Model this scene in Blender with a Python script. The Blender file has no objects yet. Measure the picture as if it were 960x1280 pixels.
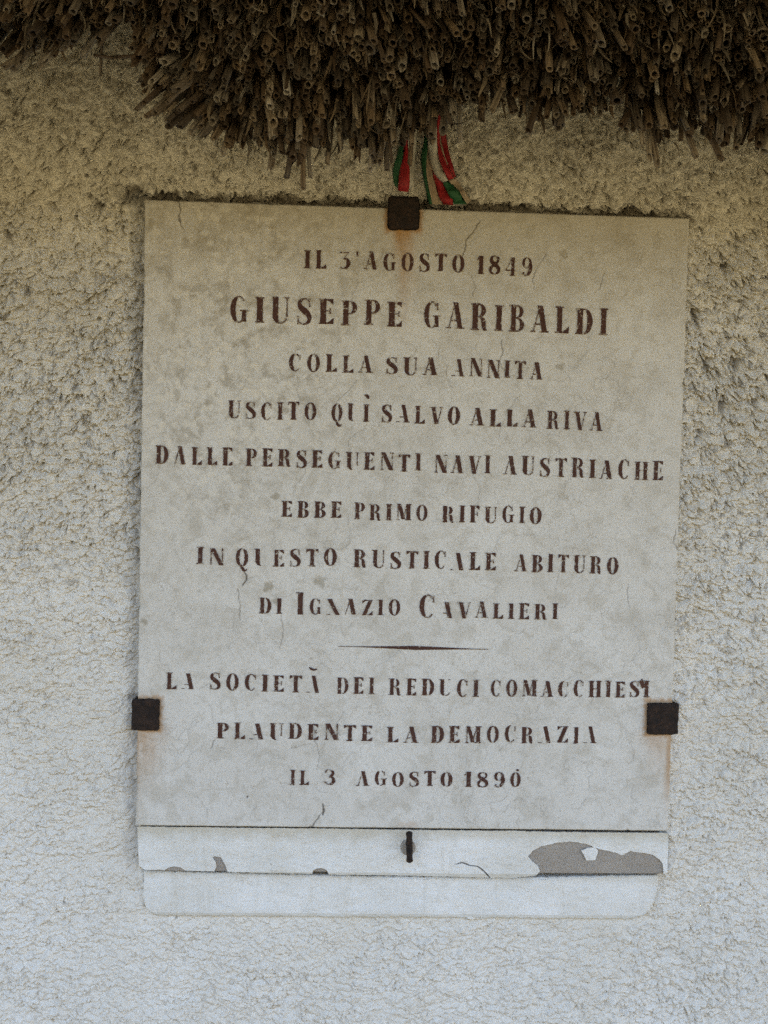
import bpy, bmesh, math, random
import numpy as np
from mathutils import Vector, Matrix

random.seed(7)
rng = np.random.default_rng(7)
SC = bpy.context.scene
COL = SC.collection
R = math.radians

# ------------------------------------------------------------------ camera
PLQ_Z = 1.65                       # height of the plaque's centre above the ground
FPX = 1250.0                       # focal length in photograph pixels (960 x 1280)
CA, CB, CC = -0.03793597, -0.03891359, -0.02393229
YF = -0.022                        # front face of the plaque (the wall is y = 0)
CAMPOS = np.array([-0.08734918, -1.29189706 + YF, 0.06161104 + PLQ_Z])
def _rot(a, b, c):
    ca, sa, cb, sb, cc, sc = math.cos(a), math.sin(a), math.cos(b), math.sin(b), math.cos(c), math.sin(c)
    Rx = np.array([[1, 0, 0], [0, ca, -sa], [0, sa, ca]])
    Rz = np.array([[cb, -sb, 0], [sb, cb, 0], [0, 0, 1]])
    Ry = np.array([[cc, 0, sc], [0, 1, 0], [-sc, 0, cc]])
    return Rz @ Rx @ Ry
CR = _rot(CA, CB, CC)
cam_d = bpy.data.cameras.new("camera")
cam = bpy.data.objects.new("camera", cam_d)
COL.objects.link(cam)
M = Matrix.Identity(4)
for i in range(3):
    M[i][0] = CR[i, 0]; M[i][1] = CR[i, 2]; M[i][2] = -CR[i, 1]; M[i][3] = CAMPOS[i]
cam.matrix_world = M
cam_d.sensor_fit = 'VERTICAL'
cam_d.sensor_height = 36.0
cam_d.lens = 36.0 * FPX / 1280.0
cam_d.clip_start = 0.02
cam_d.clip_end = 2000.0
SC.camera = cam

# ------------------------------------------------------------------ sky, sun, exposure
SUN_EL, SUN_AZ = R(52), R(48)      # behind the hut and to its right: the wall is in open shade
world = bpy.data.worlds.new("World")
SC.world = world
world.use_nodes = True
wn = world.node_tree
bg = wn.nodes["Background"]
sky = wn.nodes.new("ShaderNodeTexSky")
sky.sky_type = 'NISHITA'
sky.sun_disc = False
sky.sun_elevation = SUN_EL
sky.sun_rotation = SUN_AZ
sky.dust_density = 2.5
wn.links.new(sky.outputs[0], bg.inputs[0])
bg.inputs[1].default_value = 0.12
sun_d = bpy.data.lights.new("sun", 'SUN')
sun_d.energy = 3.2
sun_d.angle = R(0.5)
sun_d.color = (1.0, 0.94, 0.84)
sun = bpy.data.objects.new("sun", sun_d)
COL.objects.link(sun)
sv = Vector((math.cos(SUN_EL) * math.sin(SUN_AZ), math.cos(SUN_EL) * math.cos(SUN_AZ), math.sin(SUN_EL)))
sun.rotation_euler = sv.to_track_quat('Z', 'Y').to_euler()
sun.location = sv * 30
SC.view_settings.view_transform = 'Standard'
SC.view_settings.look = 'None'
SC.view_settings.gamma = 1.0
SC.view_settings.exposure = 3.02
try:
    SC.cycles.use_denoising = False
    SC.cycles.max_bounces = 8
    SC.cycles.sample_clamp_indirect = 4.0
    SC.cycles.diffuse_bounces = 6
except Exception:
    pass

# ------------------------------------------------------------------ helpers
def px(u, v, Y):
    """the point of the plane y = Y that the photograph shows at pixel u, v"""
    d = CR @ np.array([(u - 480) / FPX, 1.0, -(v - 640) / FPX])
    t = (Y - CAMPOS[1]) / d[1]
    return CAMPOS + d * t
def pxs(pts, Y):
    return [px(u, v, Y) for u, v in pts]
def to_px(P):
    q = (np.asarray(P) - CAMPOS) @ CR
    return 480 + FPX * q[..., 0] / q[..., 1], 640 - FPX * q[..., 2] / q[..., 1], q[..., 1]

_perm = np.random.default_rng(11).permutation(256)
_perm = np.concatenate([_perm, _perm, _perm])
_ang = np.random.default_rng(12).random(256) * 2 * np.pi
_gx, _gy = np.cos(_ang), np.sin(_ang)
def perlin(x, y, seed=0):
    x = np.asarray(x, float) + seed * 17.31
    y = np.asarray(y, float) + seed * 9.77
    xi = np.floor(x).astype(int); yi = np.floor(y).astype(int)
    xf = x - xi; yf = y - yi
    u = xf * xf * xf * (xf * (xf * 6 - 15) + 10)
    v = yf * yf * yf * (yf * (yf * 6 - 15) + 10)
    def g(i, j, dx, dy):
        h = _perm[_perm[(i & 255)] + (j & 255)]
        return _gx[h] * dx + _gy[h] * dy
    n00 = g(xi, yi, xf, yf); n10 = g(xi + 1, yi, xf - 1, yf)
    n01 = g(xi, yi + 1, xf, yf - 1); n11 = g(xi + 1, yi + 1, xf - 1, yf - 1)
    a = n00 + u * (n10 - n00); b = n01 + u * (n11 - n01)
    return (a + v * (b - a)) * 1.4
def fbm(x, y, seed=0, octaves=4, gain=0.5):
    s, a = 0, 1.0
    for o in range(octaves):
        s = s + a * perlin(x * 2 ** o, y * 2 ** o, seed + o * 3)
        a *= gain
    return s
def sstep(a, b, x):
    t = np.clip((x - a) / (b - a), 0, 1)
    return t * t * (3 - 2 * t)

def link(name, mesh, mat=None, parent=None, smooth=False):
    o = bpy.data.objects.new(name, mesh)
    COL.objects.link(o)
    if mat is not None:
        for m in (mat if isinstance(mat, (list, tuple)) else [mat]):
            mesh.materials.append(m)
    if smooth:
        mesh.polygons.foreach_set("use_smooth", np.ones(len(mesh.polygons), bool))
    if parent is not None:
        o.parent = parent
    return o
def mesh_np(name, V, F):
    """fast mesh from a vertex array and an array of quads"""
    me = bpy.data.meshes.new(name)
    V = np.asarray(V, np.float32); F = np.asarray(F, np.int32)
    me.vertices.add(len(V)); me.vertices.foreach_set("co", V.ravel())
    me.loops.add(F.size); me.loops.foreach_set("vertex_index", F.ravel())
    me.polygons.add(len(F))
    k = F.shape[1]
    me.polygons.foreach_set("loop_start", np.arange(0, F.size, k, dtype=np.int32))
    me.polygons.foreach_set("loop_total", np.full(len(F), k, np.int32))
    me.update(calc_edges=True)
    me.validate()
    return me
def mesh_py(name, V, F):
    me = bpy.data.meshes.new(name)
    me.from_pydata([tuple(v) for v in V], [], F)
    me.update()
    return me
def attr(me, name, data, typ='FLOAT'):
    a = me.attributes.new(name, typ, 'POINT')
    data = np.asarray(data, np.float32)
    a.data.foreach_set('value' if typ == 'FLOAT' else 'vector', data.ravel())
def grid_faces(ny, nx, off=0):
    i = np.arange(ny - 1)[:, None] * nx + np.arange(nx - 1)[None, :] + off
    return np.stack([i, i + 1, i + nx + 1, i + nx], -1).reshape(-1, 4)
def empty(name, loc, label=None, cat=None, group=None):
    o = bpy.data.objects.new(name, None)
    o.empty_display_size = 0.05
    COL.objects.link(o)
    o.location = loc
    tag(o, label, cat, group)
    return o
def tag(o, label=None, cat=None, group=None, kind=None):
    for k, v in (("label", label), ("category", cat), ("group", group), ("kind", kind)):
        if v:
            o[k] = v
def keep(o, parent):
    """parent without moving: the empties only carry a location"""
    o.parent = parent
    o.matrix_parent_inverse = Matrix.Translation(-Vector(parent.location))
    return o
def bevel_box(name, lo, hi, bev=0.002, seg=3, mat=None, parent=None, noise=0.0, cuts=0):
    bm = bmesh.new()
    bmesh.ops.create_cube(bm, size=1)
    for v in bm.verts:
        v.co = Vector([(lo[i] + hi[i]) / 2 + v.co[i] * (hi[i] - lo[i]) for i in range(3)])
    if bev:
        bmesh.ops.bevel(bm, geom=bm.edges[:], offset=bev, segments=seg, profile=0.5, affect='EDGES')
    if cuts:
        bmesh.ops.subdivide_edges(bm, edges=bm.edges[:], cuts=cuts, use_grid_fill=True)
    if noise:
        for v in bm.verts:
            v.co += Vector((float(perlin(v.co.x * 150, v.co.z * 150, 3)), float(perlin(v.co.x * 190, v.co.z * 170, 5)), float(perlin(v.co.x * 160, v.co.z * 150, 9)))) * noise
    me = bpy.data.meshes.new(name)
    bm.to_mesh(me); bm.free()
    return link(name, me, mat, None, True)

# ------------------------------------------------------------------ materials
class NT:
    def __init__(s, name):
        s.m = bpy.data.materials.new(name); s.m.use_nodes = True
        s.t = s.m.node_tree; s.n = s.t.nodes
        s.b = s.n["Principled BSDF"]
        s.b.inputs["Specular IOR Level"].default_value = 0.25
        s.b.inputs["Roughness"].default_value = 0.85
    def l(s, a, b): s.t.links.new(a, b)
    def new(s, t, **kw):
        n = s.n.new(t)
        for k, v in kw.items():
            setattr(n, k, v)
        return n
    def coord(s, scale=None):
        c = s.new("ShaderNodeNewGeometry").outputs["Position"]
        if scale is None:
            return c
        mp = s.new("ShaderNodeMapping")
        mp.inputs["Scale"].default_value = scale
        s.l(c, mp.inputs[0])
        return mp.outputs[0]
    def noise(s, vec, scale, detail=5, rough=0.55, dist=0.0):
        n = s.new("ShaderNodeTexNoise")
        n.inputs["Scale"].default_value = scale; n.inputs["Detail"].default_value = detail
        n.inputs["Roughness"].default_value = rough; n.inputs["Distortion"].default_value = dist
        s.l(vec, n.inputs["Vector"])
        return n.outputs["Fac"]
    def ramp(s, fac, stops):
        r = s.new("ShaderNodeValToRGB")
        e = r.color_ramp.elements
        while len(e) < len(stops):
            e.new(0.5)
        for k, (p, c) in enumerate(stops):
            e[k].position = p
            e[k].color = (c, c, c, 1) if isinstance(c, (int, float)) else (*c, 1)
        s.l(fac, r.inputs[0])
        return r.outputs[0]
    def mix(s, fac, a, b, mode='MIX'):
        m = s.new("ShaderNodeMix", data_type='RGBA', blend_type=mode)
        for v, k in ((fac, 0), (a, 6), (b, 7)):
            if isinstance(v, (int, float)):
                m.inputs[k].default_value = v
            elif isinstance(v, tuple):
                m.inputs[k].default_value = (*v, 1)
            else:
                s.l(v, m.inputs[k])
        return m.outputs[2]
    def math(s, op, a, b=0.0):
        m = s.new("ShaderNodeMath", operation=op)
        for v, k in ((a, 0), (b, 1)):
            if isinstance(v, (int, float)):
                m.inputs[k].default_value = v
            else:
                s.l(v, m.inputs[k])
        return m.outputs[0]
    def at(s, name, out="Fac"):
        a = s.new("ShaderNodeAttribute"); a.attribute_name = name
        return a.outputs[out]
    def bump(s, h, dist, strength=1.0):
        b = s.new("ShaderNodeBump")
        b.inputs["Strength"].default_value = strength
        b.inputs["Distance"].default_value = dist
        s.l(h, b.inputs["Height"])
        s.l(b.outputs[0], s.b.inputs["Normal"])
    def color(s, c):
        if isinstance(c, tuple):
            s.b.inputs["Base Color"].default_value = (*c, 1)
        else:
            s.l(c, s.b.inputs["Base Color"])

# stucco
t = NT("rough_lime_stucco")
p = t.coord()
c = t.mix(t.ramp(t.noise(p, 5, 4), [(0.35, 0.0), (0.7, 1.0)]), (0.69, 0.662, 0.60), (0.61, 0.577, 0.505))
c = t.mix(t.math('MULTIPLY', t.ramp(t.noise(t.coord((1, 1, 1.7)), 190, 5, 0.7, 0.3), [(0.56, 0.0), (0.66, 1.0)]), 0.30), c, (0.27, 0.22, 0.15))
c = t.mix(t.math('MULTIPLY', t.ramp(t.noise(p, 260, 3), [(0.62, 0.0), (0.72, 1.0)]), 0.45), c, (0.22, 0.19, 0.15))
c = t.mix(t.at("grime_shade"), c, (0.105, 0.085, 0.06))
c = t.mix(t.at("grey"), c, (0.36, 0.355, 0.34))
t.color(c)
t.b.inputs["Roughness"].default_value = 0.95
t.b.inputs["Specular IOR Level"].default_value = 0.1
t.bump(t.noise(p, 420, 4, 0.6), 0.0016, 0.7)
M_STUCCO = t.m

# limestone plaque
t = NT("weathered_limestone")
p = t.coord()
c = t.mix(t.ramp(t.noise(p, 9, 6, 0.6, 0.4), [(0.3, 0.0), (0.7, 1.0)]), (0.60, 0.58, 0.535), (0.52, 0.495, 0.445))
c = t.mix(t.math('MULTIPLY', t.ramp(t.noise(p, 42, 6, 0.62, 1.2), [(0.49, 0.0), (0.60, 1.0)]), 0.36), c, (0.38, 0.345, 0.275))
c = t.mix(t.math('MULTIPLY', t.ramp(t.noise(p, 320, 3), [(0.57, 0.0), (0.70, 1.0)]), 0.42), c, (0.27, 0.235, 0.185))
# craquelure: thin broken lines of a warped cell pattern
ns = t.new("ShaderNodeTexNoise"); ns.inputs["Scale"].default_value = 30; ns.inputs["Detail"].default_value = 4
t.l(p, ns.inputs["Vector"])
warp = t.new("ShaderNodeMix", data_type='RGBA', blend_type='LINEAR_LIGHT'); warp.inputs[0].default_value = 0.030
t.l(p, warp.inputs[6]); t.l(ns.outputs["Color"], warp.inputs[7])
lines = None
for sc_, wd, lo, hi, amt, msk in ((26, 0.018, 0.50, 0.62, 0.40, 7), (70, 0.030, 0.49, 0.62, 0.34, 13)):
    vo = t.new("ShaderNodeTexVoronoi", feature='DISTANCE_TO_EDGE'); vo.inputs["Scale"].default_value = sc_
    t.l(warp.outputs[2], vo.inputs["Vector"])
    k = t.ramp(vo.outputs["Distance"], [(0.0, 1.0), (wd, 0.0)])
    k = t.math('MULTIPLY', k, t.ramp(t.noise(p, msk, 4), [(lo, 0.0), (hi, 1.0)]))
    k = t.math('MULTIPLY', k, amt)
    lines = k if lines is None else t.math('MAXIMUM', lines, k)
c = t.mix(lines, c, (0.20, 0.17, 0.13))
c = t.mix(t.at("grime_shade"), c, (0.23, 0.195, 0.13))
c = t.mix(t.at("pale"), c, (0.62, 0.585, 0.51))
c = t.mix(t.at("rust"), c, (0.33, 0.165, 0.038))
c = t.mix(t.at("crack"), c, (0.085, 0.068, 0.05))
t.color(c)
t.b.inputs["Roughness"].default_value = 0.7
t.bump(t.math('SUBTRACT', t.noise(p, 160, 6, 0.65), t.math('MULTIPLY', lines, 0.8)), 0.0009, 0.55)
M_STONE = t.m

# lettering
def letter_mat(name, cover, a, b):
    t = NT(name)
    p = t.coord()
    c = t.mix(t.noise(p, 60, 4), a, b)
    w = t.ramp(t.noise(p, 330, 4, 0.6), [(cover, 0.0), (cover + 0.07, 1.0)])
    c = t.mix(w, c, (0.40, 0.35, 0.28))
    t.color(c)
    t.bump(t.noise(p, 400, 3), 0.0006, 0.5)
    return t.m
M_INK = letter_mat("dark_red_letter_paint", 0.615, (0.044, 0.019, 0.013), (0.082, 0.036, 0.025))
M_HAIR = letter_mat("worn_letter_paint", 0.52, (0.11, 0.07, 0.05), (0.17, 0.12, 0.09))

# white plaster of the sill, bare mortar
t = NT("white_limewash")
p = t.coord()
c = t.mix(t.ramp(t.noise(p, 12, 5), [(0.35, 0.0), (0.7, 1.0)]), (0.70, 0.69, 0.655), (0.60, 0.585, 0.535))
c = t.mix(t.math('MULTIPLY', t.ramp(t.noise(t.coord((0.5, 1, 1.6)), 150, 5, 0.65), [(0.56, 0.0), (0.68, 1.0)]), 0.35), c, (0.42, 0.39, 0.33))
c = t.mix(t.math('MULTIPLY', t.ramp(t.noise(p, 480, 2), [(0.66, 0.0), (0.74, 1.0)]), 0.6), c, (0.16, 0.13, 0.10))
t.color(c)
t.b.inputs["Roughness"].default_value = 0.9
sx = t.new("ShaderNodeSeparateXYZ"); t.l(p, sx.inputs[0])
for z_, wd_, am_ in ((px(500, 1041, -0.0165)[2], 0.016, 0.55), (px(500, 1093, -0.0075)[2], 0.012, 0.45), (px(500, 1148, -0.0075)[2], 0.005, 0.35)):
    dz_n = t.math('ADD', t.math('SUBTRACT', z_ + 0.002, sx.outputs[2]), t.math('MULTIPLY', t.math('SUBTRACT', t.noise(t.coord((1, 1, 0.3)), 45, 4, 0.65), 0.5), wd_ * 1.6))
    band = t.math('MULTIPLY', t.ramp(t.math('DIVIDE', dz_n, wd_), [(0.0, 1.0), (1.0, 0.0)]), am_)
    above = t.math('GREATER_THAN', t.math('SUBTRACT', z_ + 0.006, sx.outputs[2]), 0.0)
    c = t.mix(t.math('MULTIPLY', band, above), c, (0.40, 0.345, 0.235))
c2 = t.noise(t.coord((1, 1, 0.16)), 55, 4, 0.6)
t.color(t.mix(t.math('MULTIPLY', t.ramp(c2, [(0.55, 0.0), (0.75, 1.0)]), 0.35), c, (0.45, 0.41, 0.32)))
t.bump(t.math('ADD', t.noise(p, 28, 4), t.math('MULTIPLY', t.noise(p, 150, 6, 0.7), 0.35)), 0.006, 0.6)
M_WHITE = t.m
t = NT("bare_grey_mortar")
p = t.coord()
c = t.mix(t.noise(p, 25, 5), (0.28, 0.245, 0.205), (0.42, 0.375, 0.32))
c = t.mix(t.math('MULTIPLY', t.ramp(t.noise(p, 500, 3), [(0.55, 0.0), (0.7, 1.0)]), 0.5), c, (0.2, 0.18, 0.16))
t.color(c)
t.bump(t.noise(p, 170, 6, 0.75), 0.004, 0.9)
M_MORTAR = t.m

# rusty iron
t = NT("rusty_iron")
p = t.coord()
c = t.mix(t.ramp(t.noise(p, 110, 6, 0.65), [(0.38, 0.0), (0.68, 1.0)]), (0.012, 0.009, 0.008), (0.036, 0.021, 0.014))
c = t.mix(t.math('MULTIPLY', t.ramp(t.noise(p, 300, 3), [(0.60, 0.0), (0.72, 1.0)]), 0.5), c, (0.09, 0.042, 0.022))
t.color(c)
t.b.inputs["Roughness"].default_value = 0.8
t.bump(t.noise(p, 300, 6, 0.7), 0.003, 0.8)
M_IRON = t.m

# reed
t = NT("weathered_reed")
tone = t.at("tone")
uvw = t.at("reed_coord", "Vector")
st = t.noise(uvw, 1.0, 5, 0.6)
whn = t.new('ShaderNodeTexWhiteNoise', noise_dimensions='1D'); t.l(t.math('MULTIPLY', tone, 913.7), whn.inputs['W'])
c = t.ramp(tone, [(0.0, (0.022, 0.016, 0.012)), (0.30, (0.070, 0.045, 0.028)), (0.58, (0.165, 0.118, 0.075)), (0.82, (0.28, 0.235, 0.18)), (1.0, (0.46, 0.44, 0.41))])
c = t.mix(t.ramp(whn.outputs['Value'], [(0.45, 0.0), (0.95, 0.85)]), c, t.ramp(tone, [(0.0, (0.06, 0.052, 0.045)), (1.0, (0.37, 0.345, 0.31))]))
c = t.mix(t.ramp(st, [(0.36, 0.75), (0.56, 0.0)]), c, (0.050, 0.034, 0.022))
c = t.mix(t.ramp(st, [(0.58, 0.0), (0.76, 0.55)]), c, (0.36, 0.30, 0.21))
t.color(c)
t.b.inputs["Roughness"].default_value = 0.65
t.bump(st, 0.0012, 0.5)
M_REED = t.m
t = NT("thatch_bulk")
p = t.coord((220, 30, 30))
c = t.ramp(t.noise(p, 1.0, 5), [(0.3, (0.03, 0.02, 0.012)), (0.7, (0.17, 0.125, 0.08))])
t.color(c)
t.bump(t.noise(p, 1.0, 5), 0.02, 1.0)
M_BULK = t.m

def cloth(name, a, b):
    t = NT(name)
    p = t.coord((1, 1, 0.25))
    t.color(t.mix(t.ramp(t.noise(p, 130, 4), [(0.4, 0.0), (0.7, 1.0)]), a, b))
    t.b.inputs["Roughness"].default_value = 0.55
    t.bump(t.noise(t.coord(), 1500, 2), 0.0004, 0.4)
    return t.m
M_GREEN = cloth("green_ribbon_satin", (0.014, 0.070, 0.027), (0.030, 0.105, 0.044))
M_PALE = cloth("white_ribbon_satin", (0.50, 0.475, 0.42), (0.35, 0.32, 0.265))
M_RED = cloth("red_ribbon_satin", (0.31, 0.016, 0.019), (0.20, 0.015, 0.017))
M_TAN = cloth("soiled_ribbon_satin", (0.34, 0.27, 0.19), (0.27, 0.20, 0.14))

# ------------------------------------------------------------------ ground
t = NT("dry_sandy_ground")
p = t.coord()
c = t.mix(t.ramp(t.noise(p, 0.6, 6, 0.6), [(0.35, 0.0), (0.65, 1.0)]), (0.125, 0.092, 0.046), (0.08, 0.070, 0.026))
t.color(c)
t.bump(t.noise(p, 12, 6), 0.05, 0.8)
M_GROUND = t.m
# flat yard in front of the hut, then an added unseen bank blocking low sky
prof = [(600, 0), (0, 0), (-6, 0), (-8, 0.15), (-12, 2.6), (-14.5, 4.3), (-16, 4.6), (-20, 4.6), (-24, 3.0), (-30, 0.2), (-600, 0)]
gv, gf = [], []
for x in np.linspace(-600, 600, 41):
    for y, z in prof:
        gv.append((x, y, z + (0.25 * float(perlin(x / 9, y / 9, 170)) if 1 < z else 0)))
for a in range(40):
    for b in range(len(prof) - 1):
        k = a * len(prof) + b
        gf.append((k, k + 1, k + 1 + len(prof), k + len(prof)))
g = mesh_py("ground", gv, gf)
go = link("ground", g, M_GROUND)
tag(go, kind="structure")

# ------------------------------------------------------------------ hut: wall and thatched roof
PW, PH = 0.70, 0.80476
PX0, PX1, PZ0, PZ1 = -PW / 2, PW / 2, PLQ_Z - PH / 2, PLQ_Z + PH / 2
HX0, HX1, HY1 = -3.0, 3.0, 4.2
hut = empty("hut", (0, 2.0, 0), "white rough-stuccoed hut with a shaggy reed-thatched eave", "hut")

def wall_height(x, z):
    """relief of the sprayed stucco in metres, and its droop"""
    wx = x + 0.007 * perlin(x * 55, z * 55, 1)
    wz = z + 0.006 * perlin(x * 60, z * 60, 2)
    tilt = wz + 0.16 * wx * np.sign(-0.05 - x)
    up = sstep(PLQ_Z - 0.35, PLQ_Z + 0.25, z)
    amp = 0.55 + 0.85 * up + 0.34 * sstep(0.2, 0.5, x)
    b1 = np.abs(perlin(wx / 0.019, tilt / 0.0120, 3))
    b2 = np.abs(perlin(wx / 0.0090, tilt / 0.0066, 5))
    b3 = perlin(wx / 0.0046, wz / 0.0040, 7)
    b4 = perlin(x / 0.0028, z / 0.0026, 8)
    patch = 0.70 + 0.55 * sstep(-0.4, 0.4, fbm(x / 0.12, z / 0.09, 21, 2))
    n1 = perlin(wx / 0.020, tilt / 0.0110, 13)
    n2 = perlin(wx / 0.012, tilt / 0.0075, 14)
    fis = np.exp(-(n1 / 0.085) ** 2) * sstep(-0.05, 0.30, perlin(x / 0.020, z / 0.016, 15)) + 0.9 * np.exp(-(n2 / 0.10) ** 2) * sstep(-0.05, 0.30, perlin(x / 0.014, z / 0.012, 16))
    h = amp * patch * (0.0075 * np.minimum(b1, 0.5) + 0.0072 * np.minimum(b2, 0.5)) + amp * (0.0022 * np.abs(b3) + 0.0012 * b4) - 0.0085 * amp * patch * fis * (0.45 + 0.55 * up) + 0.0030 * perlin(x / 0.13, z / 0.11, 9) + 0.0026 * perlin(x / 0.040, z / 0.030, 10)
    return h, amp

def axis(lo, hi, a, b, step, grow=1.25):
    """fine between a and b, growing outwards to lo and hi"""
    core = list(np.arange(a, b + step / 2, step))
    s, q, left = step, a, []
    while q > lo:
        s *= grow; q -= s; left.append(max(q, lo))
    s, q, right = step, core[-1], []
    while q < hi:
        s *= grow; q += s; right.append(min(q, hi))
    return np.array(left[::-1] + core + right)
xs = axis(HX0, HX1, -0.78, 0.76, 0.00125)
zs = axis(-0.05, 2.62, 0.88, 2.34, 0.0012)
X, Z = np.meshgrid(xs, zs)
H, AMP = wall_height(X, Z)
# distance to the plaque and its plaster sill
SILL_B = px(300, 1148, -0.012)[2]
dx_ = np.maximum(np.maximum(PX0 - X, X - PX1), 0)
dz_ = np.maximum(np.maximum(SILL_B - Z, Z - PZ1), 0)
D = np.hypot(dx_, dz_)
inside = (X > PX0 + 0.008) & (X < PX1 - 0.008) & (Z > SILL_B + 0.03) & (Z < PZ1 - 0.006)
wob = fbm(X / 0.035, Z / 0.035, 31)
# the render thins out into a worn groove at the left and above the plaque, and swells to meet it at the right
left = sstep(0.022, 0.0, D + 0.006 * wob) * (X < PX0) * sstep(SILL_B + 0.05, SILL_B + 0.16, Z)
top = sstep(0.022, 0.0, D + 0.006 * wob) * (Z > PZ1)
right = sstep(0.035, 0.0, D) * (X > PX1) * sstep(SILL_B, SILL_B + 0.12, Z)
H = H * (1 - 0.25 * left) - 0.0030 * left - 0.012 * top + 0.006 * right * (0.6 + 0.5 * perlin(X / 0.03, Z / 0.03, 40))
low = sstep(0.03, 0.0, D) * (Z < SILL_B)
H = H * (1 - 0.4 * low)
grime_shade = np.zeros_like(H)
grime_shade = np.maximum(grime_shade, 0.85 * sstep(0.020, 0.003, D + 0.008 * wob) * (Z > PZ1))  # dirt and the shade of the gap, both painted above the plaque
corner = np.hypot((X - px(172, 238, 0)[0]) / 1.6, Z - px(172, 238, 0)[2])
grime_shade = np.maximum(grime_shade, 0.8 * sstep(0.018, 0.004, corner + 0.007 * wob))
spk = fbm(X / 0.012, Z / 0.016, 33)
grime_shade = np.maximum(grime_shade, 0.85 * left * sstep(0.05, 0.55, spk + 0.25 * sstep(PLQ_Z, PZ1, Z)))
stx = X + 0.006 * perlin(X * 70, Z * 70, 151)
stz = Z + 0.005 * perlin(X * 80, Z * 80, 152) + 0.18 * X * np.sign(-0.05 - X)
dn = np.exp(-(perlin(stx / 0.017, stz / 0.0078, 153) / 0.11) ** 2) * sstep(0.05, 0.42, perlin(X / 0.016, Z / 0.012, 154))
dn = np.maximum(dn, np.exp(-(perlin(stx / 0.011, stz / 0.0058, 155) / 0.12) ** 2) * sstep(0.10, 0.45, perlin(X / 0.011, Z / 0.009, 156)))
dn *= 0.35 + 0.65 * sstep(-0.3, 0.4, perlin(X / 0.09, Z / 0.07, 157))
grime_shade = np.maximum(grime_shade, dn * (0.20 + 0.62 * sstep(PLQ_Z - 0.45, PLQ_Z + 0.28, Z + 0.10 * perlin(X / 0.2, Z / 0.2, 158) + 0.12 * (X > 0.2))))
for _ in range(110):                                     # specks of dirt and fly marks
    sx_, sz_ = rng.uniform(-0.55, 0.5), rng.uniform(1.05, 1.75) if rng.random() < 0.75 else rng.uniform(1.7, 2.1)
    i0, i1 = np.searchsorted(zs, [sz_ - 0.006, sz_ + 0.006]); j0, j1 = np.searchsorted(xs, [sx_ - 0.006, sx_ + 0.006])
    e = np.hypot(X[i0:i1, j0:j1] - sx_, Z[i0:i1, j0:j1] - sz_) / rng.choice([0.0010, 0.0014, 0.0022], p=[0.5, 0.38, 0.12])
    grime_shade[i0:i1, j0:j1] = np.maximum(grime_shade[i0:i1, j0:j1], rng.uniform(0.45, 0.9) * sstep(1.2, 0.6, e))
grey = 0.50 * sstep(0.026, 0.006, D + 0.010 * wob) * (X < PX0) * sstep(SILL_B + 0.02, SILL_B + 0.12, Z)  # plaque's soft shadow on its left, painted in as grey
# single holes knocked into the render
for (u, v, rad, dep) in ((125, 259, 7, 9), (905, 338, 8, 11), (899, 320, 5, 7), (918, 456, 9, 10), (882, 458, 8, 9), (900, 506, 9, 8), (868, 400, 9, 9), (872, 545, 5, 6), (12, 298, 9, 5), (153, 478, 5, 5), (80, 1130, 3, 3), (942, 500, 6, 6)):
    q = px(u, v, 0)
    r_ = rad / FPX * 1.28
    dd = np.hypot(X - q[0], (Z - q[2]) * 0.75) + 0.0045 * fbm(X / 0.008, Z / 0.006, 50, 3)
    k = np.exp(-(dd / r_) ** 2)
    H -= dep * 0.0015 * k
    grime_shade = np.maximum(grime_shade, 0.72 * sstep(0.35, 0.95, k))
H = np.where(inside, H * 0.2 - 0.012, H)
droop = np.where(inside, 0, 0.8 * (H - 0.003))
out = 1 - sstep(0.9, 1.4, np.abs(X))      # coarse quads further off carry no fine relief
H = H * out
V = np.stack([X + 0.0, -H, Z - droop * out], -1).reshape(-1, 3)
me = mesh_np("wall", V, grid_faces(*X.shape))
attr(me, "grime_shade", grime_shade.ravel()); attr(me, "grey", grey.ravel())
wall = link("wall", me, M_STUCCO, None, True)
keep(wall, hut)
wall["label"] = "front wall of coarse white sprayed stucco"
def plain_wall(lo, hi):
    o = bevel_box("wall", lo, hi, 0.01, 2, M_STUCCO)
    keep(o, hut)
plain_wall((HX0, 0.02, -0.05), (HX0 + 0.3, HY1, 2.62))
plain_wall((HX1 - 0.3, 0.02, -0.05), (HX1, HY1, 2.62))
plain_wall((HX0 + 0.302, HY1 - 0.3, -0.05), (HX1 - 0.302, HY1, 2.62))

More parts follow.
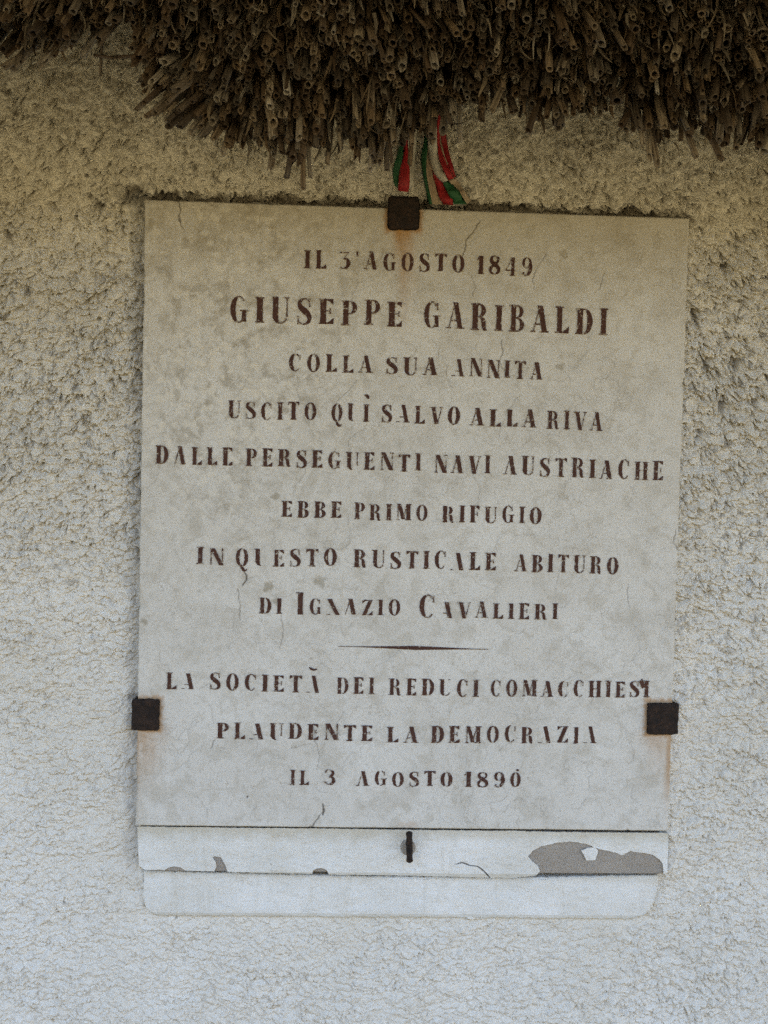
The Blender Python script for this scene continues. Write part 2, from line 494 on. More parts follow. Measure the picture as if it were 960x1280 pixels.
# thatch: reeds lie on a slope; their butts make a cut face at right angles to it
PITCH = R(47)
AX = np.array([0, -math.cos(PITCH), -math.sin(PITCH)])        # down the slope, outwards
UP = np.array([0, -math.sin(PITCH), math.cos(PITCH)])         # across the thickness, outwards
B0 = np.array([0, -0.135, 2.045])                             # inner lower edge of the butts
bulk = bmesh.new()
def slab(x0, x1, t0, t1, back, name_bm):
    Lr = 3.4
    eave = np.array([0, -1.08, 2.22])                         # unseen outer lip, drawn far out to shade the wall's upper part
    prof = [B0 + UP * t0 - AX * back, eave, eave + UP * 0.22 + AX * 0.05]
    ridge_y = HY1 / 2
    for q in (prof[2], prof[0]):
        k = (ridge_y - q[1]) / math.cos(PITCH)
        prof.append(q - AX * k)
    # mirror for the far slope
    far = [np.array([0, 2 * ridge_y - q[1], q[2]]) for q in prof]
    for P4 in (prof, far):
        n = 60 if P4 is prof else 2
        rows = []
        for x in np.linspace(x0, x1, n):
            rows.append([name_bm.verts.new((x, q[1] + (0.012 * random.uniform(-1, 1) if i < 3 else 0), q[2] + (0.012 * random.uniform(-1, 1) if i < 3 else 0))) for i, q in enumerate(P4)])
        for a, b in zip(rows[:-1], rows[1:]):
            for i in range(5):
                j = (i + 1) % 5
                name_bm.faces.new((a[i], a[j], b[j], b[i]))
        name_bm.faces.new(rows[0][::-1]); name_bm.faces.new(rows[-1])
slab(HX0 - 0.3, HX1 + 0.3, 0.125, 0.40, 0.14, bulk)
bmesh.ops.recalc_face_normals(bulk, faces=bulk.faces[:])
me = bpy.data.meshes.new("thatched_roof")
bulk.to_mesh(me); bulk.free()
roof = link("thatched_roof", me, M_BULK)
keep(roof, hut)
roof["label"] = "thick brown thatch of hollow reeds hanging over the wall"

# lower outline of the thatch in the photograph, as (u, v)
OUTL = np.array([(-400, 60), (-100, 70), (0, 72), (30, 78), (90, 66), (130, 50), (150, 40), (170, 60), (180, 125), (205, 150), (240, 165), (270, 182), (330, 200), (370, 205), (420, 208), (470, 205), (500, 192), (530, 172), (560, 158), (600, 138), (640, 152), (690, 162), (740, 148), (775, 152), (800, 176), (830, 188), (870, 180), (900, 190), (960, 184), (1100, 178), (1400, 176)], float)
NS = 9
angs = np.arange(NS) / NS * 2 * np.pi
def reed_arrays(tip, ax, r, L, flat, tilt, tone, seed, bow):
    """one hollow reed: outside, cut rim, bore"""
    ax = ax / np.linalg.norm(ax)
    e1 = np.cross(ax, [0.31, 0.2, 0.9]); e1 /= np.linalg.norm(e1)
    e2 = np.cross(ax, e1)
    rot = seed * 3.7
    ca, sa = np.cos(angs + rot), np.sin(angs + rot)
    def ring(s, rad, cut=0.0):
        s_ = s + cut * rad * (tilt[0] * ca + tilt[1] * sa + jag)
        rad = rad * irr
        return tip + ax * s_[:, None] + e1 * (ca * rad)[:, None] + e2 * (sa * rad * flat)[:, None] + e1 * (bow * s_ * s_)[:, None]
    z = np.zeros(NS)
    lr = np.random.default_rng(int(seed * 1e6))
    irr = 1 + 0.09 * lr.normal(size=NS)
    jag = lr.normal(size=NS) * 0.30 + (lr.random() < 0.25) * lr.normal(size=NS) * 1.2
    node = -L * (0.25 + 0.4 * ((seed * 7.13) % 1))
    rings = [ring(z - L, r * 1.02), ring(z + node - 0.006, r), ring(z + node, r * 1.13), ring(z + node + 0.006, r), ring(z, r * 0.97, 1.0), ring(z - 0.0004, r * 0.66, 1.0), ring(z - 0.030, r * 0.62)]
    sv_ = [-L, node - .006, node, node + .006, 0, 0, -0.03]
    V = np.concatenate(rings)
    F = []
    for k in range(len(rings) - 1):
        a = k * NS + np.arange(NS); b = k * NS + (np.arange(NS) + 1) % NS
        F.append(np.stack([a, b, b + NS, a + NS], 1))
    F = np.concatenate(F)
    rc = np.concatenate([np.stack([ca * 2.2 + seed * 13, sa * 2.2 + seed * 5, np.full(NS, s * 22 + seed)], 1) for s in sv_])
    return V, F, rc, np.full(len(V), tone)

class Bag:
    def __init__(s): s.V, s.F, s.C, s.T, s.n = [], [], [], [], 0
    def add(s, V, F, C, T):
        s.V.append(V); s.F.append(F + s.n); s.C.append(C); s.T.append(T); s.n += len(V)
    def mesh(s, name):
        me = mesh_np(name, np.concatenate(s.V), np.concatenate(s.F))
        attr(me, "reed_coord", np.concatenate(s.C), 'FLOAT_VECTOR'); attr(me, "tone", np.concatenate(s.T))
        return me
reeds = []
SP = 0.0090
row = 0
tt = -0.06
while tt < 0.30:
    for x in np.arange(-1.0, 1.0, SP):
        x_ = x + (row % 2) * SP / 2 + rng.normal(0, 0.0022)
        t_ = tt + rng.normal(0, 0.002)
        P = B0 + UP * t_ + np.array([x_, 0, 0])
        u, v, d = to_px(P)
        lim = np.interp(u, OUTL[:, 0], OUTL[:, 1]) + 7 * perlin(u / 26, 0.5, 60) - 9
        if v > lim + rng.normal(0, 5):
            continue
        clump = perlin(x_ / 0.06, t_ / 0.045, 62)
        axial = rng.normal(0, 0.020) + 0.030 * clump
        if rng.random() < 0.03:
            axial += rng.uniform(0.015, 0.04)
        lean = math.radians(7 * perlin(x_ / 0.09, t_ / 0.05, 63) + rng.normal(0, 3.6))
        # the bundle at the left end of the lower thatch splays outwards
        lean -= math.radians(26) * float(sstep(330, 185, u)) * float(sstep(40, 120, v))
        lean += math.radians(1.5) * float(sstep(780, 950, u)) - math.radians(0.012 if u < 480 else 0.036) * (u - 480)
        pit = math.radians(37 + rng.normal(0, 4.2) + 9 * float(sstep(60, 200, v)) + 6 * perlin(x_ / 0.05, t_ / 0.03, 65))
        a = np.array([math.sin(lean), -math.cos(pit) * math.cos(lean), -math.sin(pit) * math.cos(lean)])
        r = float(np.clip(rng.normal(0.0037, 0.0010), 0.0018, 0.0064))
        tone = float(np.clip(rng.beta(1.35, 2.6) + 0.10 * clump, 0, 1))
        flat = rng.uniform(0.72, 1.0)
        if rng.random() < 0.14: flat = rng.uniform(0.25, 0.6)
        reeds.append(dict(tip=P + a * axial, ax=a, r=r, L=rng.uniform(0.20, 0.28), flat=flat, tilt=rng.normal(0, 0.45, 2), tone=tone, seed=float(rng.random() * 10), bow=rng.normal(0, 0.25), ext=axial))
    tt += SP * 0.84; row += 1
# stragglers that hang lower than the rest, each at its own place: pixel of the tip, distance in front of the wall
for (u, v, Y, r, ln, pt) in ((379, 236, -0.155, 0.0036, 2, 74), (388, 222, -0.15, 0.003, 6, 72), (340, 205, -0.16, 0.0035, -4, 66), (337, 212, -0.165, 0.0032, -3, 66), (822, 204, -0.17, 0.0048, 4, 66), (812, 196, -0.17, 0.004, -2, 64), (663, 168, -0.16, 0.0042, 1, 68), (575, 178, -0.15, 0.0035, 0, 70), (463, 212, -0.16, 0.0036, -3, 68), (602, 150, -0.15, 0.0044, -2, 66), (125, 95, -0.2, 0.0022, 2, 76), (16, 84, -0.24, 0.0050, -22, 60), (52, 80, -0.24, 0.0046, -18, 60), (80, 60, -0.24, 0.0042, -14, 60), (102, 70, -0.22, 0.0040, -16, 62), (182, 146, -0.20, 0.0038, -34, 52), (207, 149, -0.19, 0.0040, -30, 55), (222, 152, -0.19, 0.0040, -27, 55), (238, 165, -0.185, 0.0042, -20, 58), (278, 192, -0.17, 0.0036, -10, 62), (870, 196, -0.18, 0.004, 8, 62), (900, 196, -0.18, 0.0044, 10, 60), (512, 206, -0.15, 0.0034, -4, 70), (541, 176, -0.15, 0.0044, 0, 68)):
    P = px(u, v, Y)
    le, pi_ = R(ln), R(pt)
    a = np.array([math.sin(le), -math.cos(pi_) * math.cos(le), -math.sin(pi_) * math.cos(le)])
    reeds.append(dict(tip=P, ax=a, r=r, L=0.22, flat=0.85, tilt=rng.normal(0, 0.5, 2), tone=float(rng.uniform(0.35, 0.9)), seed=float(rng.random() * 10), bow=rng.normal(0, 0.2), ext=0.06))
# the hundred that show largest become reeds of their own
def show(rd):
    u, v, d = to_px(rd['tip'])
    if not (5 < u < 955 and 8 < v < 245):
        return -1
    return rd['r'] / d * (1 + 9 * max(rd['ext'], 0)) * (1 + 0.4 * (v > 120))
order = sorted(range(len(reeds)), key=lambda i: -show(reeds[i]))
single = set(order[:100])
bag = Bag()
for i, rd in enumerate(reeds):
    arr = reed_arrays(*[rd[k] for k in ('tip', 'ax', 'r', 'L', 'flat', 'tilt', 'tone', 'seed', 'bow')])
    if i in single:
        b = Bag(); b.add(*arr)
        o = link("reed", b.mesh("reed"), M_REED, None, True)
        keep(o, roof); o.matrix_parent_inverse = Matrix.Identity(4); o.parent = roof
        o.matrix_parent_inverse = Matrix.Identity(4)
    else:
        bag.add(*arr)
# broken leaf sheaths and splinters caught between the reeds
def sheath(P, a, w, L, tone, seed, curl):
    a = a / np.linalg.norm(a)
    side = np.cross(a, [0.2, 1.0, 0.1]); side /= np.linalg.norm(side)
    nrm = np.cross(a, side)
    n = 7
    V, C = [], []
    for k in range(n):
        s = k / (n - 1)
        wd = w * (1 - 0.75 * s ** 2)
        c0 = P + a * (L * (s - 1)) + nrm * curl * L * s * s + side * 0.15 * L * math.sin(seed * 3 + s * 2) * s
        for e, h in ((-1, 0.25), (0, 0), (1, 0.25)):
            V.append(c0 + side * e * wd + nrm * (h * wd)); C.append((seed * 9 + e * 1.2, seed, s * L * 25))
    V = np.array(V)
    V = np.concatenate([V, V + nrm * 0.0005])
    C = np.array(C + C)
    f = grid_faces(n, 3)
    return V, np.concatenate([f, f[:, ::-1] + n * 3]), C, np.full(len(V), tone)
k = 0
while k < 900:
    u = rng.uniform(-60, 1020); v = rng.uniform(-40, 200) if rng.random() < 0.45 else rng.uniform(-40, 80)
    lim = np.interp(u, OUTL[:, 0], OUTL[:, 1])
    if v > lim - 4:
        continue
    d = CR @ np.array([(u - 480) / FPX, 1.0, -(v - 640) / FPX])
    nrm = AX
    tq = np.dot(B0 - CAMPOS, nrm) / np.dot(d, nrm)
    P = CAMPOS + d * tq + AX * rng.uniform(-0.01, 0.03)
    le = math.radians(rng.normal(0, 10)); pi_ = PITCH + math.radians(rng.normal(8, 11))
    a = np.array([math.sin(le), -math.cos(pi_) * math.cos(le), -math.sin(pi_) * math.cos(le)])
    bag.add(*sheath(P, a, rng.uniform(0.0008, 0.0030), rng.uniform(0.02, 0.075), float(np.clip(rng.beta(2.2, 1.8), 0, 1)), float(rng.random() * 10), rng.normal(0, 0.10)))
    k += 1
# a curved twig sticking out at the left
tw = [(118, 69), (140, 72), (165, 70), (190, 60), (208, 44)]
for (u0, v0), (u1, v1) in zip(tw[:-1], tw[1:]):
    a_, b_ = px(u0, v0, -0.24), px(u1, v1, -0.25)
    ln_ = np.linalg.norm(b_ - a_)
    bag.add(*reed_arrays(a_, (a_ - b_), 0.0017, ln_ * 1.06, 1.0, (0, 0), 0.25, 4.2, 0.0))
mass = link("reeds", bag.mesh("reeds"), M_REED, None, True)
mass.parent = roof
mass["kind"] = "stuff"

# ------------------------------------------------------------------ plaque
plaque = empty("memorial_plaque", (0, YF, PZ0), "pale weathered stone memorial plaque lettered in dark red capitals on the stucco wall", "plaque")
gx = np.linspace(PX0, PX1, 640); gz = np.linspace(PZ0, PZ1, 736)
X, Z = np.meshgrid(gx, gz)
Y = np.full_like(X, YF)
edge = np.minimum(np.minimum(X - PX0, PX1 - X), np.minimum(Z - PZ0, PZ1 - Z))
chip = np.clip(fbm(X / 0.018, Z / 0.018, 71) - 0.55, 0, 1)
rad = 0.0028 + 0.012 * chip
Y += np.where(edge < rad, rad - np.sqrt(np.clip(rad ** 2 - (rad - edge) ** 2, 0, None)), 0)
Y += 0.00035 * fbm(X / 0.02, Z / 0.02, 72) + 0.0006 * perlin(X / 0.11, Z / 0.09, 73)
# a piece missing from the left edge
for (u, v, ru, rv) in ((176, 345, 5, 34), (171, 720, 2.5, 20), (170, 985, 3, 22), (840, 1000, 2.5, 30), (856, 690, 3, 26), (222, 249, 4, 4), (860, 390, 3, 18)):
    q = px(u, v, YF)
    e = ((X - q[0]) / (ru / FPX * 1.3)) ** 2 + ((Z - q[2]) / (rv / FPX * 1.3)) ** 2 + 0.8 * perlin(X / 0.008, Z / 0.008, 74)
    Y += 0.003 * sstep(1.1, 0.2, e)
def seg_dist(pts, wob=0.0):
    d = np.full(X.shape, 9.0)
    for (a, b) in zip(pts[:-1], pts[1:]):
        a = np.array(a); b = np.array(b)
        lo = np.minimum(a, b) - 0.012; hi = np.maximum(a, b) + 0.012
        i0, i1 = np.searchsorted(gz, [lo[1], hi[1]]); j0, j1 = np.searchsorted(gx, [lo[0], hi[0]])
        if i1 <= i0 or j1 <= j0: continue
        xx = X[i0:i1, j0:j1] + 0.0016 * perlin(X[i0:i1, j0:j1] / 0.006, Z[i0:i1, j0:j1] / 0.006, 75)
        zz = Z[i0:i1, j0:j1] + 0.0016 * perlin(X[i0:i1, j0:j1] / 0.006, Z[i0:i1, j0:j1] / 0.006, 76)
        ab = b - a
        tq = np.clip(((xx - a[0]) * ab[0] + (zz - a[1]) * ab[1]) / (ab @ ab + 1e-12), 0, 1)
        dd = np.hypot(xx - a[0] - tq * ab[0], zz - a[1] - tq * ab[1])
        d[i0:i1, j0:j1] = np.minimum(d[i0:i1, j0:j1], dd)
    return d
crack = np.zeros_like(X)
CR_PX = [([(222, 247), (226, 262), (223, 270), (229, 287)], 0.0011, 0.8), ([(600, 276), (592, 289), (583, 299), (581, 312), (577, 326)], 0.0010, 0.75),
         ([(684, 316), (676, 328), (669, 339), (666, 351), (669, 362)], 0.0009, 0.6), ([(590, 345), (594, 360), (590, 372)], 0.0007, 0.5), ([(756, 340), (752, 352), (749, 362)], 0.0008, 0.6),
         ([(626, 425), (629, 440), (624, 452), (632, 466)], 0.0009, 0.65), ([(302, 709), (309, 720), (304, 732)], 0.0014, 0.9), ([(447, 475), (436, 488), (425, 497), (416, 512)], 0.0008, 0.55),
         ([(297, 735), (300, 760), (299, 775)], 0.0009, 0.55), ([(352, 770), (354, 790), (350, 812)], 0.0009, 0.55), ([(392, 905), (394, 925), (400, 945), (396, 962)], 0.0008, 0.55),
         ([(404, 1014), (398, 1022), (391, 1032), (380, 1037)], 0.0012, 0.7), ([(404, 1006), (404, 1018)], 0.0018, 0.9), ([(845, 662), (842, 678), (850, 690)], 0.0010, 0.6),
         ([(786, 730), (784, 745), (787, 760)], 0.0008, 0.5), ([(716, 690), (700, 708), (694, 740)], 0.0006, 0.4), ([(560, 470), (566, 490), (561, 510)], 0.0006, 0.4), ([(212, 455), (206, 470), (212, 490)], 0.0007, 0.4),
         ([(309, 995), (309, 997)], 0.0016, 0.95), ([(430, 890), (420, 905), (426, 920)], 0.0007, 0.45), ([(590, 590), (600, 610), (596, 640)], 0.0007, 0.4), ([(268, 925), (264, 936)], 0.0013, 0.55)]
for pts, w, amt in CR_PX:
    d = seg_dist([(px(u, v, YF)[0], px(u, v, YF)[2]) for u, v in pts])
    crack = np.maximum(crack, amt * sstep(w, w * 0.35, d))
for _ in range(150):                                     # hair cracks wandering across the stone
    a = rng.random() * 2 * math.pi
    q = np.array([rng.uniform(PX0 + 0.02, PX1 - 0.02), rng.uniform(PZ0 + 0.02, PZ1 - 0.05)])
    pts = [q]
    for s in range(rng.integers(3, 8)):
        a += rng.normal(0, 0.7)
        q = q + 0.009 * np.array([math.cos(a), math.sin(a)])
        pts.append(q)
    d = seg_dist(pts)
    crack = np.maximum(crack, rng.uniform(0.12, 0.34) * sstep(0.0008, 0.0002, d))
Y += 0.0008 * crack
rust = np.zeros_like(X)
def streak(u, v, w, L, amt, seed):
    global rust
    q = px(u, v, YF)
    dx = X - q[0] + 0.004 * perlin(X / 0.03, Z / 0.05, seed)
    dz = q[2] - Z
    ww = w / FPX * 1.3 * (1 - 0.45 * np.clip(dz / L, 0, 1))
    k = np.exp(-(dx / ww) ** 2) * sstep(-0.006, 0.002, dz) * np.clip(1 - dz / L, 0, 1) ** 1.4
    k = k * (0.75 + 0.5 * perlin(X / 0.012, Z / 0.05, seed + 1))
    rust = np.maximum(rust, amt * np.clip(1.7 * k, 0, 1))
streak(504, 284, 15, 0.060, 0.95, 80); streak(508, 284, 12, 0.15, 0.55, 83)
streak(185, 908, 18, 0.10, 0.55, 85); streak(173, 905, 7, 0.15, 0.55, 86)
streak(838, 916, 7, 0.12, 0.9, 88); streak(822, 914, 18, 0.08, 0.42, 90); streak(512, 1030, 12, 0.012, 0.3, 92)
for (u0, v0, u1, v1) in ((484, 249, 525, 287), (164, 874, 200, 913), (808, 878, 850, 918)):   # rust halo round each clamp
    a = px(u0, v1, YF); b = px(u1, v0, YF)
    d = np.hypot(np.maximum(np.maximum(a[0] - X, X - b[0]), 0), np.maximum(np.maximum(a[2] - Z, Z - b[2]), 0))
    rust = np.maximum(rust, 0.75 * sstep(0.008, 0.0, d + 0.003 * perlin(X / 0.006, Z / 0.006, 95)))
ul = px(290, 470, YF)
zone = np.exp(-(((X - ul[0]) / 0.17) ** 2 + ((Z - ul[2]) / 0.22) ** 2))
g1 = fbm(X / 0.03, Z / 0.035, 77, 5, 0.6)
grime_shade = 0.52 * zone * sstep(-0.15, 0.9, g1 + 0.55 * fbm(X / 0.008, Z / 0.008, 96, 3)) + 0.16 * sstep(0.1, 0.8, fbm(X / 0.06, Z / 0.06, 78)) + 0.30 * sstep(PZ1 - 0.16, PZ1, Z + 0.03 * g1)  # stains, and a last term that darkens the stone towards its top
for (u, v, r_) in ((335, 733, 9), (400, 727, 9), (181, 777, 5), (344, 620, 6), (700, 458, 6), (705, 318, 8), (187, 280, 10), (235, 300, 7), (345, 752, 7)):
    q = px(u, v, YF)
    e = np.hypot(X - q[0], Z - q[2]) / (r_ / FPX * 1.3) + 0.5 * perlin(X / 0.006, Z / 0.006, 79)
    grime_shade = np.maximum(grime_shade, 0.6 * sstep(1.0, 0.5, e))
pale = 0.75 * zone * sstep(0.22, 0.42, perlin(X / 0.011, Z / 0.011, 97) + 0.35 * perlin(X / 0.05, Z / 0.05, 98) + 0.4 * perlin(X / 0.004, Z / 0.004, 99))
grime_shade = grime_shade * (1 - pale)
ny, nx = X.shape
V = np.stack([X + 0.0009 * np.where((edge <= 0) & ((X <= PX0) | (X >= PX1)), fbm(X / 0.02, Z / 0.02, 101), 0), Y, Z], -1).reshape(-1, 3)
F = grid_faces(ny, nx)
idx = np.arange(ny * nx).reshape(ny, nx)
loop = np.concatenate([idx[0, :], idx[1:, -1], idx[-1, -2::-1], idx[-2:0:-1, 0]])
back = V[loop].copy(); back[:, 1] = 0.022
n0 = len(V)
V2 = np.concatenate([V, back])
m_ = len(loop); a = np.arange(m_); b = (a + 1) % m_
F2 = np.stack([loop[b], loop[a], n0 + a, n0 + b], 1)
me = mesh_np("stone_slab", V2, np.concatenate([F, F2]))
ext = lambda A: np.concatenate([A.ravel(), np.zeros(m_)])
for nm, A in (("grime_shade", np.clip(grime_shade, 0, 1)), ("rust", rust), ("crack", crack), ("pale", pale)):
    attr(me, nm, ext(A))
keep(link("stone_slab", me, M_STONE, None, True), plaque)

# ---- lettering: a high-contrast stencil-like roman drawn stroke by stroke (cap height 1)
TH, HR = 0.215, 0.052
def lerp2(a, b, n=12):
    return [(a[0] + (b[0] - a[0]) * k / n, a[1] + (b[1] - a[1]) * k / n) for k in range(n + 1)]
def vstem(x, y0=0.0, y1=1.0, w=TH):                       # heavy upright, slightly flared
    return [((x + (0.012 * (2 * s - 1) ** 2 * -1), y0 + (y1 - y0) * s), (x + w + 0.012 * (2 * s - 1) ** 2, y0 + (y1 - y0) * s)) for s in np.linspace(0, 1, 14)]
def hstroke(x0, x1, y, w=HR, n=6):
    return [((x, y + w / 2), (x, y - w / 2)) for x in np.linspace(x0, x1, n)]
def diag(x0, y0, x1, y1, w, n=14):                        # slanting stroke of horizontal width w
    return [((x0 + (x1 - x0) * s, y0 + (y1 - y0) * s), (x0 + w + (x1 - x0) * s, y0 + (y1 - y0) * s)) for s in np.linspace(0, 1, n)]
def arc(cx, cy, rx, ry, a0, a1, th=TH, hr=HR, n=22):      # bowl: heavy at the sides, thin at top and foot
    o = []
    for a in np.linspace(math.radians(a0), math.radians(a1), n):
        o.append(((cx + rx * math.cos(a), cy + ry * math.sin(a)), (cx + (rx - th) * math.cos(a), cy + (ry - hr) * math.sin(a))))
    return o
def path(pts, ws, n=8):
    """a stroke through pts with a width at each"""
    P = [np.array(q, float) for q in pts]
    P = [2 * P[0] - P[1]] + P + [2 * P[-1] - P[-2]]
    W = [ws[0]] + list(ws) + [ws[-1]]
    C, Wd = [], []
    for i in range(1, len(P) - 2):
        for s in np.linspace(0, 1, n, endpoint=(i == len(P) - 3)):
            p0, p1, p2, p3 = P[i - 1:i + 3]
            C.append(0.5 * (2 * p1 + (p2 - p0) * s + (2 * p0 - 5 * p1 + 4 * p2 - p3) * s * s + (3 * p1 - p0 - 3 * p2 + p3) * s ** 3))
            Wd.append(W[i] + (W[i + 1] - W[i]) * (s * s * (3 - 2 * s)))
    o = []
    for i in range(len(C)):
        tg = C[min(i + 1, len(C) - 1)] - C[max(i - 1, 0)]
        tg /= np.linalg.norm(tg) + 1e-9
        nn = np.array([-tg[1], tg[0]]) * Wd[i] / 2
        o.append((tuple(C[i] + nn), tuple(C[i] - nn)))
    return o
def serif(x, y, w=TH, e=0.075):
    return hstroke(x - e, x + w + e, y + (HR / 2 if y < 0.5 else -HR / 2), HR, 5)
def tri(x0, x1, y, h, up):                                # bracketed beak of E, F, L, T
    return [((x0 + (x1 - x0) * s, y), (x0 + (x1 - x0) * s, y + (h if up else -h) * s ** 1.6 + (HR if up else -HR))) for s in np.linspace(0, 1, 7)]
def glyph(ch):
    W = 0.66
    if ch == 'I': return 0.36, [vstem(0.08), serif(0.08, 0), serif(0.08, 1)]
    if ch == 'L': return 0.62, [vstem(0.08), serif(0.08, 0), serif(0.08, 1), tri(0.28, 0.60, 0, 0.22, True)]
    if ch == 'E': return 0.64, [vstem(0.08), serif(0.08, 0), serif(0.08, 1), tri(0.28, 0.60, 0, 0.20, True), tri(0.28, 0.58, 1, 0.18, False), hstroke(0.28, 0.48, 0.52), vstem(0.44, 0.40, 0.64, 0.05)]
    if ch == 'F': return 0.62, [vstem(0.08), serif(0.08, 0), serif(0.08, 1), tri(0.28, 0.58, 1, 0.20, False), hstroke(0.28, 0.48, 0.50), vstem(0.44, 0.38, 0.62, 0.05)]
    if ch == 'T': return 0.70, [vstem(0.245), serif(0.245, 0), hstroke(0.05, 0.66, 0.975), tri(0.30, 0.03, 1, 0.17, False), tri(0.40, 0.68, 1, 0.17, False)]
    if ch == 'H': return 0.80, [vstem(0.08), vstem(0.53), serif(0.08, 0), serif(0.08, 1), serif(0.53, 0), serif(0.53, 1), hstroke(0.28, 0.54, 0.51)]
    if ch == 'N': return 0.78, [vstem(0.10, 0, 1, HR), diag(0.06, 1.0, 0.54, 0.0, TH + 0.03), vstem(0.68, 0, 1, HR), serif(0.10, 0, HR), serif(0.66, 1, HR)]
    if ch == 'M': return 0.96, [vstem(0.10, 0, 1, HR), diag(0.08, 1.0, 0.36, 0.05, TH), diag(0.66, 1.0, 0.42, 0.05, HR + 0.01), vstem(0.66), serif(0.10, 0, HR), serif(0.66, 0), serif(0.68, 1)]
    if ch == 'A': return 0.76, [diag(0.06, 0, 0.33, 1.0, HR), diag(0.46, 0, 0.25, 1.0, TH + 0.01), hstroke(0.17, 0.52, 0.30), serif(0.04, 0, 0.07), serif(0.46, 0, TH)]
    if ch == 'V': return 0.74, [diag(0.06, 1.0, 0.28, 0.0, TH + 0.01), diag(0.64, 1.0, 0.42, 0.02, HR), serif(0.06, 1, TH), serif(0.62, 1, 0.07)]
    if ch == 'Z': return 0.68, [diag(0.04, 0, 0.42, 1.0, TH + 0.02), hstroke(0.06, 0.62, 0.975), hstroke(0.06, 0.62, 0.025), tri(0.30, 0.05, 1, 0.2, False), tri(0.36, 0.66, 0, 0.22, True)]
    if ch == 'U': return 0.76, [vstem(0.08, 0.22, 1.0), arc(0.375, 0.26, 0.295, 0.28, 180, 270), arc(0.375, 0.26, 0.295, 0.28, 270, 345, 0.08), vstem(0.62, 0.24, 1.0, HR), serif(0.08, 1), serif(0.61, 1, HR)]
    if ch == 'O': return 0.76, [arc(0.38, 0.5, 0.345, 0.52, 90, 270), arc(0.38, 0.5, 0.345, 0.52, -90, 90)]
    if ch == 'Q': return 0.78, [arc(0.38, 0.5, 0.345, 0.52, 90, 270), arc(0.38, 0.5, 0.345, 0.52, -90, 90), path([(0.25, 0.12), (0.38, -0.02), (0.46, -0.20), (0.60, -0.24), (0.66, -0.14)], [0.06, 0.15, 0.15, 0.09, 0.05])]
    if ch == 'C': return 0.70, [arc(0.38, 0.5, 0.345, 0.52, 90, 270), arc(0.38, 0.5, 0.30, 0.52, 40, 90, 0.10), arc(0.38, 0.5, 0.30, 0.52, 270, 318, 0.09), vstem(0.585, 0.66, 0.95, 0.05)]
    if ch == 'G': return 0.76, [arc(0.38, 0.5, 0.345, 0.52, 90, 270), arc(0.38, 0.5, 0.29, 0.52, 42, 90, 0.10), arc(0.38, 0.5, 0.30, 0.52, 270, 330, 0.12), vstem(0.585, 0.68, 0.96, 0.05), vstem(0.50, 0.04, 0.46, 0.17), hstroke(0.42, 0.75, 0.46)]
    if ch == 'D': return 0.76, [vstem(0.08), hstroke(0.0, 0.40, 0.025), hstroke(0.0, 0.40, 0.975), arc(0.38, 0.5, 0.345, 0.5, -90, 90)]
    if ch == 'P': return 0.66, [vstem(0.08), serif(0.08, 0), hstroke(0.0, 0.36, 0.975), hstroke(0.28, 0.36, 0.475), arc(0.34, 0.725, 0.30, 0.275, -90, 90, 0.19)]
    if ch == 'R': return 0.76, [vstem(0.08), serif(0.08, 0), hstroke(0.0, 0.36, 0.975), hstroke(0.28, 0.40, 0.50), arc(0.34, 0.74, 0.29, 0.26, -90, 90, 0.18), path([(0.40, 0.48), (0.53, 0.38), (0.56, 0.18), (0.60, 0.04), (0.72, 0.03)], [0.07, 0.16, 0.18, 0.13, 0.04])]
    if ch == 'B': return 0.70, [vstem(0.08), hstroke(0.0, 0.36, 0.025), hstroke(0.0, 0.34, 0.975), hstroke(0.28, 0.38, 0.525), arc(0.34, 0.76, 0.27, 0.24, -90, 90, 0.17), arc(0.34, 0.265, 0.32, 0.265, -90, 90, 0.20)]
    if ch == 'S': return 0.62, [path([(0.52, 0.74), (0.48, 0.92), (0.30, 0.985), (0.13, 0.86), (0.15, 0.68), (0.32, 0.53), (0.49, 0.36), (0.50, 0.14), (0.30, 0.015), (0.12, 0.09), (0.07, 0.28)], [0.05, 0.06, 0.055, 0.15, 0.21, 0.25, 0.22, 0.15, 0.055, 0.06, 0.05], 6), vstem(0.50, 0.68, 0.99, 0.045), vstem(0.045, 0.01, 0.33, 0.045)]
    if ch == '1': return 0.46, [vstem(0.16), path([(0.02, 0.78), (0.10, 0.82), (0.18, 0.96)], [0.05, 0.09, 0.06]), serif(0.16, 0)]
    if ch == '8': return 0.66, [path([(0.32, 0.985), (0.14, 0.88), (0.16, 0.66), (0.34, 0.52), (0.53, 0.34), (0.52, 0.12), (0.32, 0.015)], [0.05, 0.13, 0.19, 0.23, 0.20, 0.13, 0.05]), path([(0.32, 0.015), (0.12, 0.10), (0.10, 0.32), (0.32, 0.52), (0.50, 0.70), (0.50, 0.88), (0.32, 0.985)], [0.06, 0.12, 0.15, 0.10, 0.11, 0.12, 0.06])]
    if ch == '9': return 0.64, [arc(0.31, 0.70, 0.27, 0.30, 0, 360, 0.15, 0.05, 28), path([(0.52, 0.72), (0.53, 0.45), (0.46, 0.18), (0.28, 0.02), (0.12, 0.08), (0.14, 0.20)], [0.14, 0.19, 0.17, 0.07, 0.08, 0.12])]
    if ch == '0': return 0.64, [arc(0.32, 0.5, 0.29, 0.5, 90, 270, 0.19), arc(0.32, 0.5, 0.29, 0.5, -90, 90, 0.19)]
    if ch == '4': return 0.66, [vstem(0.34, 0.0, 1.0, 0.19), diag(0.02, 0.30, 0.36, 1.0, 0.06), hstroke(0.02, 0.62, 0.29, 0.06), serif(0.34, 0, 0.19)]
